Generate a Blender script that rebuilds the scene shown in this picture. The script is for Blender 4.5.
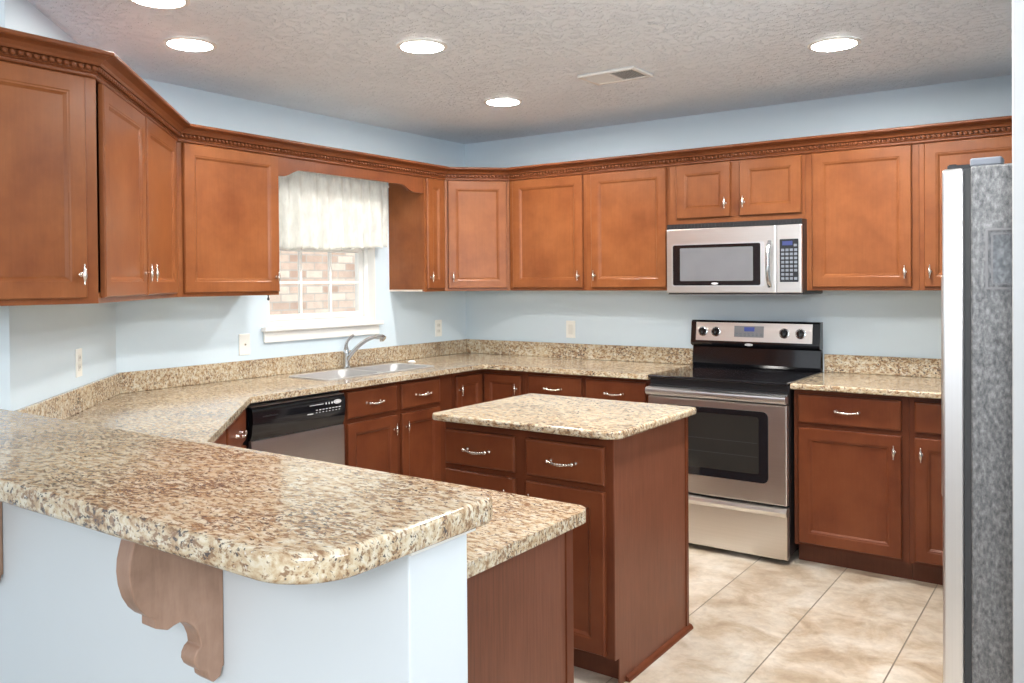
import bpy, bmesh, math, random
from mathutils import Vector, Matrix
random.seed(7)
R2 = math.sqrt(2.0)
rad = math.radians
scene = bpy.context.scene
for o in list(bpy.data.objects):
    bpy.data.objects.remove(o)

# ------------------------------------------------------------------ camera
F_PX, PPX, PPY = 846.81, 503.67, 290.66          # focal length and principal point in pixels of the 1024 x 683 frame
PSI, PITCH, ROLL = rad(35.496), -0.010878, -0.007887
f0 = Vector((-math.sin(PSI), math.cos(PSI), 0)); r0 = Vector((math.cos(PSI), math.sin(PSI), 0)); u0 = Vector((0, 0, 1))
fw = f0 * math.cos(PITCH) + u0 * math.sin(PITCH)
up = u0 * math.cos(PITCH) - f0 * math.sin(PITCH)
cr, sr = math.cos(ROLL), math.sin(ROLL)
right = r0 * cr + up * sr
upc = up * cr - r0 * sr
cam = bpy.data.cameras.new('camera')
cam_ob = bpy.data.objects.new('camera', cam)
scene.collection.objects.link(cam_ob)
cam_ob.matrix_world = Matrix(((right.x, upc.x, -fw.x, 3.8379), (right.y, upc.y, -fw.y, -4.9037),
                              (right.z, upc.z, -fw.z, 1.4329), (0, 0, 0, 1)))
cam.sensor_fit = 'HORIZONTAL'
cam.sensor_width = 36.0
cam.lens = 36.0 * F_PX / 1024.0
cam.shift_x = (512.0 - PPX) / 1024.0
cam.shift_y = -(341.5 - PPY) / 1024.0
cam.clip_start = 0.05
scene.camera = cam_ob

# ------------------------------------------------------------------ world, exposure
w = bpy.data.worlds.new('sky'); scene.world = w; w.use_nodes = True
bg = w.node_tree.nodes['Background']
bg.inputs[0].default_value = (0.88, 0.94, 1.0, 1); bg.inputs[1].default_value = 1.3
vs = scene.view_settings
vs.view_transform = 'Standard'; vs.look = 'None'; vs.gamma = 1.0; vs.exposure = 0.22
try: vs.use_curve_mapping = False
except Exception: pass
scene.cycles.max_bounces = 10; scene.cycles.diffuse_bounces = 6; scene.cycles.transparent_max_bounces = 12
scene.cycles.sample_clamp_indirect = 6.0
def area(name, loc, target, sx, sy, power, col=(1, 1, 1)):
    l = bpy.data.lights.new(name, 'AREA'); l.shape = 'RECTANGLE'; l.size = sx; l.size_y = sy; l.energy = power; l.color = col
    o = bpy.data.objects.new(name, l); scene.collection.objects.link(o); o.location = loc
    o.rotation_euler = (Vector(target) - Vector(loc)).to_track_quat('-Z', 'Y').to_euler(); return o
# added fill lights, behind and right of camera, brightening ceiling and upper walls
area('fill_light', (4.4, -6.0, 2.0), (2.0, -1.5, 2.9), 1.0, .5, 54, (.95, .98, 1.0))
area('fill_light', (4.9, -3.9, 1.6), (3.2, -2.2, 3.3), 1.0, .6, 36, (.95, .98, 1.0))
sl = bpy.data.lights.new('sun', 'SUN'); sl.energy = 3.4; sl.angle = rad(1.0); sl.color = (1.0, .96, .90)
sun = bpy.data.objects.new('sun', sl); scene.collection.objects.link(sun)
sun.rotation_euler = Vector((-.62, .25, -.75)).to_track_quat('-Z', 'Y').to_euler()
CAN_LIGHT = 290.0                                  # radiance of the recessed ceiling lamps

# ------------------------------------------------------------------ materials
def new_mat(name):
    m = bpy.data.materials.new(name); m.use_nodes = True
    nt = m.node_tree; b = nt.nodes['Principled BSDF']
    return m, nt, b
def N(nt, kind, **kw):
    n = nt.nodes.new(kind)
    for k, v in kw.items():
        if k.startswith('_'): setattr(n, k[1:], v)
        else:
            key = int(k[1:]) if k[0] == 'i' and k[1:].isdigit() else k.replace('__', ' ')
            n.inputs[key].default_value = v
    return n
def L(nt, a, b): nt.links.new(a, b)
def ramp(nt, fac, stops, interp='LINEAR'):
    r = nt.nodes.new('ShaderNodeValToRGB'); r.color_ramp.interpolation = interp
    e = r.color_ramp.elements
    while len(e) < len(stops): e.new(0.5)
    for i, (p, c) in enumerate(stops):
        e[i].position = p; e[i].color = (c[0], c[1], c[2], 1) if not isinstance(c, (int, float)) else (c, c, c, 1)
    L(nt, fac, r.inputs[0]); return r.outputs[0]
def mixc(nt, fac, a, b, mode='MIX'):
    m = nt.nodes.new('ShaderNodeMix'); m.data_type = 'RGBA'; m.blend_type = mode
    for s, v in ((m.inputs[0], fac), (m.inputs[6], a), (m.inputs[7], b)):
        if hasattr(v, 'is_output') or isinstance(v, bpy.types.NodeSocket): L(nt, v, s)
        else: s.default_value = v if isinstance(v, (int, float)) else (v[0], v[1], v[2], 1)
    return m.outputs[2]
def coords(nt, scale=(1, 1, 1), rot=(0, 0, 0), rnd=True):
    tc = nt.nodes.new('ShaderNodeTexCoord'); mp = nt.nodes.new('ShaderNodeMapping')
    mp.inputs['Scale'].default_value = scale; mp.inputs['Rotation'].default_value = rot
    L(nt, tc.outputs['Object'], mp.inputs['Vector'])
    if rnd:
        oi = nt.nodes.new('ShaderNodeObjectInfo')
        mu = N(nt, 'ShaderNodeVectorMath', _operation='SCALE'); mu.inputs[0].default_value = (17, 23, 31)
        L(nt, oi.outputs['Random'], mu.inputs['Scale']); L(nt, mu.outputs[0], mp.inputs['Location'])
    return mp.outputs[0]
def noise(nt, vec, scale, detail=3, rough=0.55, dist=0.0):
    n = N(nt, 'ShaderNodeTexNoise', Scale=scale, Detail=detail, Roughness=rough, Distortion=dist)
    L(nt, vec, n.inputs['Vector']); return n.outputs['Fac']
def bump(nt, b, h, strength, dist):
    bp = N(nt, 'ShaderNodeBump', Strength=strength, Distance=dist)
    L(nt, h, bp.inputs['Height']); L(nt, bp.outputs[0], b.inputs['Normal'])
def plain(name, col, rough=0.5, metal=0.0, spec=None, coat=0.0, vary=0.04, vscale=9.0):
    m, nt, b = new_mat(name)
    v = coords(nt)
    n = noise(nt, v, vscale, 3)
    c0 = tuple(max(0, c * (1 - vary)) for c in col); c1 = tuple(min(1, c * (1 + vary)) for c in col)
    L(nt, ramp(nt, n, [(0.3, c0), (0.7, c1)]), b.inputs['Base Color'])
    b.inputs['Roughness'].default_value = rough; b.inputs['Metallic'].default_value = metal
    if spec is not None: b.inputs['Specular IOR Level'].default_value = spec
    b.inputs['Coat Weight'].default_value = coat
    return m
def wood(name, ca, cb, cc, grain=(30, 30, 1.6), rough=0.33, streak=0.35, blotch=5.0, coat=0.05):
    m, nt, b = new_mat(name)
    v = coords(nt)
    n1 = noise(nt, v, blotch, 4, 0.6)
    base = ramp(nt, n1, [(0.28, ca), (0.5, cb), (0.75, cc)])
    g = coords(nt, grain)
    n2 = noise(nt, g, 3.0, 5, 0.65, 0.6)
    dark = ramp(nt, n2, [(0.32, 0.62), (0.62, 1.0)])
    col = mixc(nt, streak, base, dark, 'MULTIPLY')
    L(nt, col, b.inputs['Base Color'])
    b.inputs['Roughness'].default_value = rough
    b.inputs['Specular IOR Level'].default_value = 0.22; b.inputs['Coat Weight'].default_value = coat; b.inputs['Coat Roughness'].default_value = 0.18
    bump(nt, b, n2, 0.05, 0.002)
    return m
M = {}
M['wood'] = wood('stained_maple', (0.181, 0.053, 0.017), (0.231, 0.075, 0.024), (0.278, 0.098, 0.034), streak=0.22)
M['wood_dark'] = wood('stained_maple_frame', (0.147, 0.042, 0.017), (0.185, 0.057, 0.021), (0.217, 0.069, 0.026), streak=0.3)
M['oak'] = wood('stained_oak_panel', (0.140, 0.050, 0.026), (0.169, 0.061, 0.034), (0.195, 0.073, 0.042), grain=(55, 55, 1.8), rough=0.36, streak=0.75, blotch=2.0)
M['corbel'] = wood('weathered_oak', (.27, .165, .118), (.35, .22, .158), (.42, .275, .205), grain=(20, 20, 3), rough=0.4, streak=0.4, blotch=9)
M['base_wood'] = wood('base_maple', (0.107, 0.027, 0.011), (0.138, 0.038, 0.015), (0.166, 0.050, 0.020), streak=0.22)  # base units and island: darker, redder tone than the wall cabinets
M['base_frame'] = wood('base_maple_frame', (0.091, 0.024, 0.011), (0.113, 0.031, 0.013), (0.135, 0.039, 0.016), streak=0.3)
M['mesh_glass'] = plain('microwave_window', (.17, .175, .19), 0.12)  # lighter grey stands in for the bright room reflected in the glass
M['oven_glass'] = plain('oven_window', (.022, .021, .019), 0.08)
M['burner'] = plain('burner_ring_print', (.045, .045, .048), 0.2)
M['toe'] = wood('dark_toe_kick', (.10, .034, .018), (.125, .042, .022), (.15, .05, .026), rough=0.5)
M['melamine'] = plain('cabinet_underside', (.72, .66, .58), 0.5)
M['wall'] = plain('pale_blue_wall_paint', (.58, .685, .76), 0.6, vary=0.015, vscale=2.5)
M['wall_white'] = plain('white_bar_paint', (.615, .665, .705), 0.55, vary=0.01, vscale=2.0)
M['trim'] = plain('white_trim_paint', (.80, .80, .78), 0.35, vary=0.01)
M['nickel'] = plain('polished_nickel', (.78, .72, .66), 0.22, 1.0, vary=0.03)
M['chrome'] = plain('chrome', (.62, .64, .66), 0.16, 1.0, vary=0.02)
M['black'] = plain('black_plastic', (.012, .012, .014), 0.32, vary=0.1)
M['black_gloss'] = plain('black_glass', (.008, .008, .010), 0.07, spec=0.55, vary=0.1)
M['dark_gap'] = plain('dark_gasket', (.03, .032, .035), 0.6)
M['plate'] = plain('white_plate_plastic', (.78, .78, .74), 0.4, vary=0.01)
M['plate_slot'] = plain('outlet_face', (.68, .68, .64), 0.4, vary=0.02)
M['grey_plastic'] = plain('grey_plastic', (.22, .22, .235), 0.4)
M['hinge_grey'] = plain('grey_hinge_cover', (.17, .19, .23), 0.4)
M['white_print'] = plain('white_print', (.75, .75, .76), 0.5)
M['key'] = plain('keypad_button', (.17, .185, .22), 0.45)
M['vent'] = plain('white_vent_metal', (.74, .74, .72), 0.4)
M['vent_dark'] = plain('vent_duct', (.10, .10, .10), 0.8)
M['soap'] = plain('white_soap', (.85, .84, .80), 0.4)

def make_steel(name, col, rough, axis):
    m, nt, b = new_mat(name)
    sc = [2, 2, 2]; sc[axis] = 0.6
    for i in range(3):
        if i != axis: sc[i] = 160
    v = coords(nt, tuple(sc))
    n = noise(nt, v, 1.5, 3)
    L(nt, ramp(nt, n, [(0.3, tuple(c * .975 for c in col)), (0.7, tuple(c * 1.02 for c in col))]), b.inputs['Base Color'])
    b.inputs['Metallic'].default_value = 1.0
    b.inputs['Roughness'].default_value = rough
    tg = nt.nodes.new('ShaderNodeTangent'); tg.direction_type = 'RADIAL'; tg.axis = 'Z'
    L(nt, tg.outputs[0], b.inputs['Tangent']); b.inputs['Anisotropic'].default_value = 0.65; b.inputs['Anisotropic Rotation'].default_value = 0.0
    return m
M['steel'] = make_steel('brushed_stainless_steel', (.74, .71, .68), 0.3, 0)
M['steel_v'] = make_steel('stainless_steel_door_edge', (.76, .76, .77), 0.34, 2)
M['steel_bowl'] = plain('sink_steel', (.46, .46, .46), 0.45, 0.55, vary=.02)

def make_granite():
    m, nt, b = new_mat('speckled_granite')
    v = coords(nt, (1, 1.0, 1), rnd=False)
    warp = N(nt, 'ShaderNodeTexNoise', Scale=14.0, Detail=2.0); L(nt, v, warp.inputs['Vector'])
    va = N(nt, 'ShaderNodeVectorMath', _operation='MULTIPLY_ADD')
    L(nt, warp.outputs['Color'], va.inputs[0]); va.inputs[1].default_value = (.03, .03, .03); L(nt, v, va.inputs[2])
    v2 = va.outputs[0]
    st = N(nt, 'ShaderNodeMapping'); st.inputs['Rotation'].default_value = (0.3, 0.25, 0.65); st.inputs['Scale'].default_value = (1.0, 2.1, 1.6)
    L(nt, v2, st.inputs['Vector']); s = st.outputs[0]
    big = noise(nt, v, 5.0, 2)
    n1 = noise(nt, s, 34, 5, 0.62)
    base = ramp(nt, n1, [(0.30, (.23, .14, .072)), (0.41, (.375, .265, .16)), (0.50, (.485, .395, .27)), (0.62, (.565, .51, .40))])
    n2 = noise(nt, s, 62, 4, 0.6)
    n2b = N(nt, 'ShaderNodeMath', _operation='MULTIPLY_ADD'); L(nt, big, n2b.inputs[0]); n2b.inputs[1].default_value = 0.22; n2b.inputs[2].default_value = -0.11
    n2c = N(nt, 'ShaderNodeMath', _operation='ADD'); L(nt, n2, n2c.inputs[0]); L(nt, n2b.outputs[0], n2c.inputs[1])
    brown = ramp(nt, n2c.outputs[0], [(0.53, 0.0), (0.60, 0.85)])
    col = mixc(nt, brown, base, (.185, .10, .052))
    n3 = noise(nt, s, 88, 4, 0.65, 0.4)
    n3c = N(nt, 'ShaderNodeMath', _operation='ADD'); L(nt, n3, n3c.inputs[0]); L(nt, n2b.outputs[0], n3c.inputs[1])
    blk = ramp(nt, n3c.outputs[0], [(0.575, 0.0), (0.615, 0.95)])
    col = mixc(nt, blk, col, (.06, .052, .052))
    n4 = noise(nt, v2, 120, 2)
    wht = ramp(nt, n4, [(0.66, 0.0), (0.70, 0.6)])
    col = mixc(nt, wht, col, (.62, .60, .54))
    L(nt, col, b.inputs['Base Color'])
    b.inputs['Roughness'].default_value = 0.13
    b.inputs['Specular IOR Level'].default_value = 0.5
    return m
M['granite'] = make_granite()

def make_ceiling():
    m, nt, b = new_mat('knockdown_plaster')
    v = coords(nt, rnd=False)
    n1 = noise(nt, v, 30, 4, 0.6, 0.15)
    h1 = ramp(nt, n1, [(0.49, 0.0), (0.60, 1.0)], 'EASE')
    n2 = noise(nt, v, 130, 3, 0.6)
    mx = N(nt, 'ShaderNodeMath', _operation='MULTIPLY_ADD'); L(nt, n2, mx.inputs[0]); mx.inputs[1].default_value = 0.35; L(nt, h1, mx.inputs[2])
    b.inputs['Base Color'].default_value = (.66, .65, .63, 1)
    n0 = noise(nt, v, 3, 2)
    L(nt, ramp(nt, n0, [(0.3, (.775, .84, .91)), (0.7, (.82, .885, .955))]), b.inputs['Base Color'])
    b.inputs['Roughness'].default_value = 0.55
    bump(nt, b, mx.outputs[0], 0.8, 0.008)
    return m
M['ceiling'] = make_ceiling()

def make_floor():
    m, nt, b = new_mat('beige_stone_tile')
    v = coords(nt, rnd=False)
    mp = N(nt, 'ShaderNodeMapping'); L(nt, v, mp.inputs['Vector'])
    mp.inputs['Location'].default_value = (-(2.384 - 10 * .4032), 8.0 + 1.6, 0)   # grout lines at x = 2.384 + .4032 n
    bk = N(nt, 'ShaderNodeTexBrick', Scale=1.0, Mortar__Size=0.0032, Mortar__Smooth=0.2, Bias=0.0, Brick__Width=0.4032, Row__Height=40.0)
    bk.offset = 0.0; bk.squash = 1.0
    bk.inputs['Color1'].default_value = (0, 0, 0, 1); bk.inputs['Color2'].default_value = (1, 1, 1, 1); bk.inputs['Mortar'].default_value = (.5, .5, .5, 1)
    L(nt, mp.outputs[0], bk.inputs['Vector'])
    n1 = noise(nt, v, 4.2, 6, 0.62, 0.5)
    c = ramp(nt, n1, [(0.30, (.30, .215, .145)), (0.43, (.43, .345, .255)), (0.55, (.53, .46, .375)), (0.70, (.60, .55, .48))])
    n2 = noise(nt, v, 22, 5, 0.65, 0.6)
    c = mixc(nt, 0.5, c, ramp(nt, n2, [(0.35, .72), (0.6, 1.05)]), 'MULTIPLY')
    tint = ramp(nt, bk.outputs['Color'], [(0.0, .93), (1.0, 1.05)])
    c = mixc(nt, 1.0, c, tint, 'MULTIPLY')
    c = mixc(nt, bk.outputs['Fac'], c, (.19, .16, .125))
    L(nt, c, b.inputs['Base Color'])
    b.inputs['Roughness'].default_value = 0.3
    inv = N(nt, 'ShaderNodeMath', _operation='SUBTRACT'); inv.inputs[0].default_value = 1.0; L(nt, bk.outputs['Fac'], inv.inputs[1])
    bump(nt, b, inv.outputs[0], 0.5, 0.002)
    return m
M['floor'] = make_floor()

def make_brick():
    m, nt, b = new_mat('pale_pink_brick')
    tc = nt.nodes.new('ShaderNodeTexCoord'); sp = nt.nodes.new('ShaderNodeSeparateXYZ'); cb = nt.nodes.new('ShaderNodeCombineXYZ')
    L(nt, tc.outputs['Object'], sp.inputs[0]); L(nt, sp.outputs[1], cb.inputs[0]); L(nt, sp.outputs[2], cb.inputs[1])
    bk = N(nt, 'ShaderNodeTexBrick', Scale=1.0, Mortar__Size=0.007, Brick__Width=0.215, Row__Height=0.078, Bias=0.0)
    bk.inputs['Color1'].default_value = (.42, .285, .22, 1); bk.inputs['Color2'].default_value = (.68, .54, .45, 1)
    bk.inputs['Mortar'].default_value = (.42, .375, .33, 1)
    L(nt, cb.outputs[0], bk.inputs['Vector'])
    n = noise(nt, cb.outputs[0], 9, 4)
    c = mixc(nt, 0.5, bk.outputs['Color'], ramp(nt, n, [(0.3, .7), (0.7, 1.15)]), 'MULTIPLY')
    L(nt, c, b.inputs['Base Color']); b.inputs['Roughness'].default_value = 0.85
    return m
M['brick'] = make_brick()

def make_fridge_side():
    m, nt, b = new_mat('textured_grey_steel')
    v = coords(nt, (1, 1, 0.55), rnd=False)
    n = noise(nt, v, 95, 5, 0.7)
    L(nt, ramp(nt, n, [(0.33, (.085, .088, .095)), (0.5, (.175, .18, .188)), (0.68, (.31, .315, .32))]), b.inputs['Base Color'])
    b.inputs['Roughness'].default_value = 0.42; b.inputs['Metallic'].default_value = 0.35
    bump(nt, b, n, 0.45, 0.002)
    return m
M['fridge_side'] = make_fridge_side()

def make_emit(name, col, s):
    m, nt, b = new_mat(name)
    b.inputs['Base Color'].default_value = (.8, .8, .8, 1)
    b.inputs['Emission Color'].default_value = (*col, 1); b.inputs['Emission Strength'].default_value = s
    return m
for k, f in (('lamp', 1.0), ('lamp_dim', .36), ('lamp_low', .15), ('lamp_bright', 1.35)):
    M[k] = make_emit(k + '_glow', (1.0, .965, .91), CAN_LIGHT * f)
M['led'] = make_emit('blue_display', (.08, .14, .62), 0.36)
M['led'].node_tree.nodes['Principled BSDF'].inputs['Base Color'].default_value = (.01, .012, .03, 1)

def make_glass(name, tint=(1, 1, 1), refl=1.0):
    m = bpy.data.materials.new(name); m.use_nodes = True; nt = m.node_tree; nt.nodes.clear()
    out = nt.nodes.new('ShaderNodeOutputMaterial'); t = nt.nodes.new('ShaderNodeBsdfTransparent'); g = nt.nodes.new('ShaderNodeBsdfGlossy')
    t.inputs[0].default_value = (*tint, 1); g.inputs['Roughness'].default_value = 0.02
    lw = N(nt, 'ShaderNodeLayerWeight', Blend=0.5)
    pw = N(nt, 'ShaderNodeMath', _operation='POWER'); L(nt, lw.outputs['Facing'], pw.inputs[0]); pw.inputs[1].default_value = 4.0
    fr = N(nt, 'ShaderNodeMath', _operation='MULTIPLY_ADD'); L(nt, pw.outputs[0], fr.inputs[0]); fr.inputs[1].default_value = 0.6; fr.inputs[2].default_value = 0.03
    mx = nt.nodes.new('ShaderNodeMixShader')
    L(nt, fr.outputs[0], mx.inputs[0]); L(nt, t.outputs[0], mx.inputs[1]); L(nt, g.outputs[0], mx.inputs[2]); L(nt, mx.outputs[0], out.inputs[0])
    return m
M['glass'] = make_glass('window_glass', (.97, .985, .98))
M['acrylic'] = make_glass('clear_acrylic', (.96, .97, .98))

def make_sheer():
    m = bpy.data.materials.new('white_sheer_lace'); m.use_nodes = True; nt = m.node_tree; nt.nodes.clear()
    out = nt.nodes.new('ShaderNodeOutputMaterial')
    d = nt.nodes.new('ShaderNodeBsdfDiffuse'); d.inputs[0].default_value = (.90, .91, .88, 1)
    t = nt.nodes.new('ShaderNodeBsdfTranslucent'); t.inputs[0].default_value = (.93, .94, .91, 1)
    tr = nt.nodes.new('ShaderNodeBsdfTransparent')
    m1 = nt.nodes.new('ShaderNodeMixShader'); m1.inputs[0].default_value = 0.5
    L(nt, d.outputs[0], m1.inputs[1]); L(nt, t.outputs[0], m1.inputs[2])
    v = coords(nt, (1, 1, .35), rnd=False)
    n = noise(nt, v, 30, 3)
    fac = ramp(nt, n, [(0.35, 0.06), (0.65, 0.30)])
    m2 = nt.nodes.new('ShaderNodeMixShader'); L(nt, fac, m2.inputs[0]); L(nt, m1.outputs[0], m2.inputs[1]); L(nt, tr.outputs[0], m2.inputs[2])
    L(nt, m2.outputs[0], out.inputs[0]); return m
M['sheer'] = make_sheer()

# ------------------------------------------------------------------ mesh helpers
class MB:
    def __init__(s): s.bm = bmesh.new(); s.mi = 0
    def face(s, vs):
        try:
            f = s.bm.faces.new(vs); f.material_index = s.mi; return f
        except ValueError: return None
    def prism(s, poly, z0, z1, axis='z'):
        # poly is a list of 2-D points; axis is the extrusion axis
        def P(a, b, h):
            return {'z': (a, b, h), 'x': (h, a, b), 'y': (a, h, b)}[axis]
        lo = [s.bm.verts.new(P(a, b, z0)) for a, b in poly]; hi = [s.bm.verts.new(P(a, b, z1)) for a, b in poly]
        n = len(poly)
        s.face(lo[::-1]); s.face(hi)
        for i in range(n): s.face([lo[i], lo[(i + 1) % n], hi[(i + 1) % n], hi[i]])
        return s
    def box(s, x0, x1, y0, y1, z0, z1):
        return s.prism([(x0, y0), (x1, y0), (x1, y1), (x0, y1)], z0, z1)
    def rings(s, rs, cap=True, closed=False):
        R = [[s.bm.verts.new(p) for p in r] for r in rs]
        n = len(R[0]); m = len(R)
        for i in range(m if closed else m - 1):
            a, b = R[i], R[(i + 1) % m]
            for j in range(n): s.face([a[j], a[(j + 1) % n], b[(j + 1) % n], b[j]])
        if cap and not closed: s.face(R[0][::-1]); s.face(R[-1])
        return s
    def lathe(s, prof, base, axis, seg=14):
        # prof: (distance along axis, radius)
        A = Vector(axis).normalized(); t = Vector((0, 0, 1)) if abs(A.z) < .9 else Vector((1, 0, 0))
        u = A.cross(t).normalized(); v = A.cross(u); B = Vector(base)
        return s.rings([[tuple(B + A * d + (u * math.cos(k * 2 * math.pi / seg) + v * math.sin(k * 2 * math.pi / seg)) * max(r, 1e-4)) for k in range(seg)] for d, r in prof])
    def tube(s, pts, r, seg=10):
        pts = [Vector(p) for p in pts]; rs = []
        prev = None
        for i, p in enumerate(pts):
            d = (pts[min(i + 1, len(pts) - 1)] - pts[max(i - 1, 0)]).normalized()
            if prev is None:
                t = Vector((0, 0, 1)) if abs(d.z) < .9 else Vector((1, 0, 0)); u = d.cross(t).normalized()
            else: u = (prev - d * prev.dot(d)).normalized()
            prev = u; v = d.cross(u); rr = r[i] if isinstance(r, (list, tuple)) else r
            rs.append([tuple(p + (u * math.cos(k * 2 * math.pi / seg) + v * math.sin(k * 2 * math.pi / seg)) * rr) for k in range(seg)])
        return s.rings(rs)
    def ball(s, c, r, seg=10, rg=7, M3=None):
        c = Vector(c); rs = []
        for i in range(rg + 1):
            a = math.pi * i / rg; a = min(max(a, .05), math.pi - .05)
            ring = []
            for k in range(seg):
                b = 2 * math.pi * k / seg
                q = Vector((r[0] * math.sin(a) * math.cos(b), r[1] * math.sin(a) * math.sin(b), r[2] * math.cos(a))) if isinstance(r, tuple) else Vector((math.sin(a) * math.cos(b), math.sin(a) * math.sin(b), math.cos(a))) * r
                ring.append(tuple(c + (M3 @ q if M3 else q)))
            rs.append(ring)
        return s.rings(rs)
    def panel(s, x0, x1, z0, z1, loops):
        # nested rectangles on the front (facing -y): loops are (inset, y)
        rs = [[(x0 + i, y, z0 + i), (x1 - i, y, z0 + i), (x1 - i, y, z1 - i), (x0 + i, y, z1 - i)] for i, y in loops]
        return s.rings(rs)
    def out(s, name, mat, parent=None, bevel=0.0, seg=2, smooth=None, loc=None, kind=None):
        bmesh.ops.recalc_face_normals(s.bm, faces=s.bm.faces)
        me = bpy.data.meshes.new(name); s.bm.to_mesh(me); s.bm.free()
        for m in (mat if isinstance(mat, (list, tuple)) else [mat]): me.materials.append(M[m])
        o = bpy.data.objects.new(name, me); scene.collection.objects.link(o)
        if parent: o.parent = parent
        if loc: o.location = loc
        if smooth:
            me.shade_smooth(); me.set_sharp_from_angle(angle=rad(smooth))
        if bevel:
            b = o.modifiers.new('bevel', 'BEVEL'); b.width = bevel; b.segments = seg; b.limit_method = 'ANGLE'; b.angle_limit = rad(35)
            b.harden_normals = False
        if kind: o['kind'] = kind
        return o
def thing(name, label, cat, loc=(0, 0, 0), rot=0.0, group=None):
    o = bpy.data.objects.new(name, None); scene.collection.objects.link(o)
    o.empty_display_size = 0.1
    o.location = loc; o.rotation_euler = (0, 0, rad(rot)); o['label'] = label; o['category'] = cat
    if group: o['group'] = group
    return o
def tag(o, label, cat, group=None, kind=None):
    o['label'] = label; o['category'] = cat
    if group: o['group'] = group
    if kind: o['kind'] = kind
    return o
def struct(o, label, cat):
    o['kind'] = 'structure'; o['label'] = label; o['category'] = cat; return o
def copy_tree(o, parent=None):
    c = o.copy(); scene.collection.objects.link(c)
    if parent: c.parent = parent
    for ch in list(o.children): copy_tree(ch, c)
    return c
def fillet(poly, radii, seg=8):
    out = []; n = len(poly)
    for i, (p, r) in enumerate(zip(poly, radii)):
        P = Vector(p); A = Vector(poly[i - 1]) - P; B = Vector(poly[(i + 1) % n]) - P
        if r <= 0: out.append(p); continue
        a, b = A.normalized(), B.normalized(); ang = a.angle(b); t = r / math.tan(ang / 2)
        c = P + (a + b).normalized() * (r / math.sin(ang / 2))
        s0 = P + a * t - c; s1 = P + b * t - c
        a0 = math.atan2(s0.y, s0.x); a1 = math.atan2(s1.y, s1.x); d = (a1 - a0 + math.pi) % (2 * math.pi) - math.pi
        for k in range(seg + 1):
            q = a0 + d * k / seg; out.append((c.x + r * math.cos(q), c.y + r * math.sin(q)))
    return out

# ------------------------------------------------------------------ room shell
H = 2.44
b = MB(); b.box(-.15, 8.0, -9.5, .15, -.08, 0)
struct(b.out('floor', 'floor'), 'beige square stone-look floor tiles', 'floor')
b = MB(); b.box(-.15, 8.0, -7.6, .15, H, H + .1)
struct(b.out('ceiling', 'ceiling'), 'grey white knockdown plaster ceiling', 'ceiling')
WY0, WY1, WZ0, WZ1 = -1.80, -.945, 1.185, 2.09             # window opening
b = MB()
b.box(-.16, 0, -2.75, WY0, 0, H); b.box(-.16, 0, WY1, .0, 0, H); b.box(-.16, 0, WY0, WY1, 0, WZ0); b.box(-.16, 0, WY0, WY1, WZ1, H)
struct(b.out('wall_left', 'wall'), 'pale blue wall with the sink window', 'wall')
b = MB(); b.box(-.16, 4.45, 0, .15, 0, H)
struct(b.out('wall_back', 'wall'), 'pale blue wall behind the range', 'wall')
b = MB(); b.prism([(0, -2.70), (-.16, -2.70), (-.16, -2.95), (.75, -3.70), (.87, -3.57)], 0, H)
struct(b.out('wall_diagonal', 'wall'), 'pale blue angled wall at the left corner', 'wall')
b = MB(); b.box(.72, .87, -5.2, -3.57, 0, H)
struct(b.out('wall_front_left', 'wall'), 'pale blue wall at the end of the bar', 'wall')
b = MB(); b.box(4.26, 4.41, -2.26, 0, 0, H)
struct(b.out('wall_right', 'wall'), 'wall behind the refrigerator', 'wall')
b = MB(); b.box(3.638, 8.0, -2.37, -2.255, 0, H)
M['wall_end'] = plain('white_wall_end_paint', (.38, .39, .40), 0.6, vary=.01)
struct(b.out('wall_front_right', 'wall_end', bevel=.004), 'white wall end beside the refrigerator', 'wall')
KX, KB, KF = 2.935, -3.752, -3.902                          # half wall under the bar
b = MB(); b.box(6.2, 6.35, -7.6, -2.37, 0, H)  # unseen wall, added to hold back sky light from the right
struct(b.out('wall_light_block', 'wall'), 'pale blue unseen wall added to block light, right of the camera', 'wall')
b = MB(); b.box(.87, KX, KF, KB, 0, 1.0055)
struct(b.out('wall_bar', 'wall_white', bevel=.003), 'white half wall carrying the raised bar', 'wall')
b = MB(); b.box(.872, KX + .022, KF - .02, KB - .002, 1.006, 1.0225)
struct(b.out('trim_1', 'trim', bevel=.003), 'white board capping the half wall under the bar', 'trim')
b = MB(); b.box(-2.9, -2.7, -6, 6, -.5, 6)
struct(b.out('wall_exterior', 'brick'), 'pale brick wall of the house next door, seen through the window', 'wall')

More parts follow.
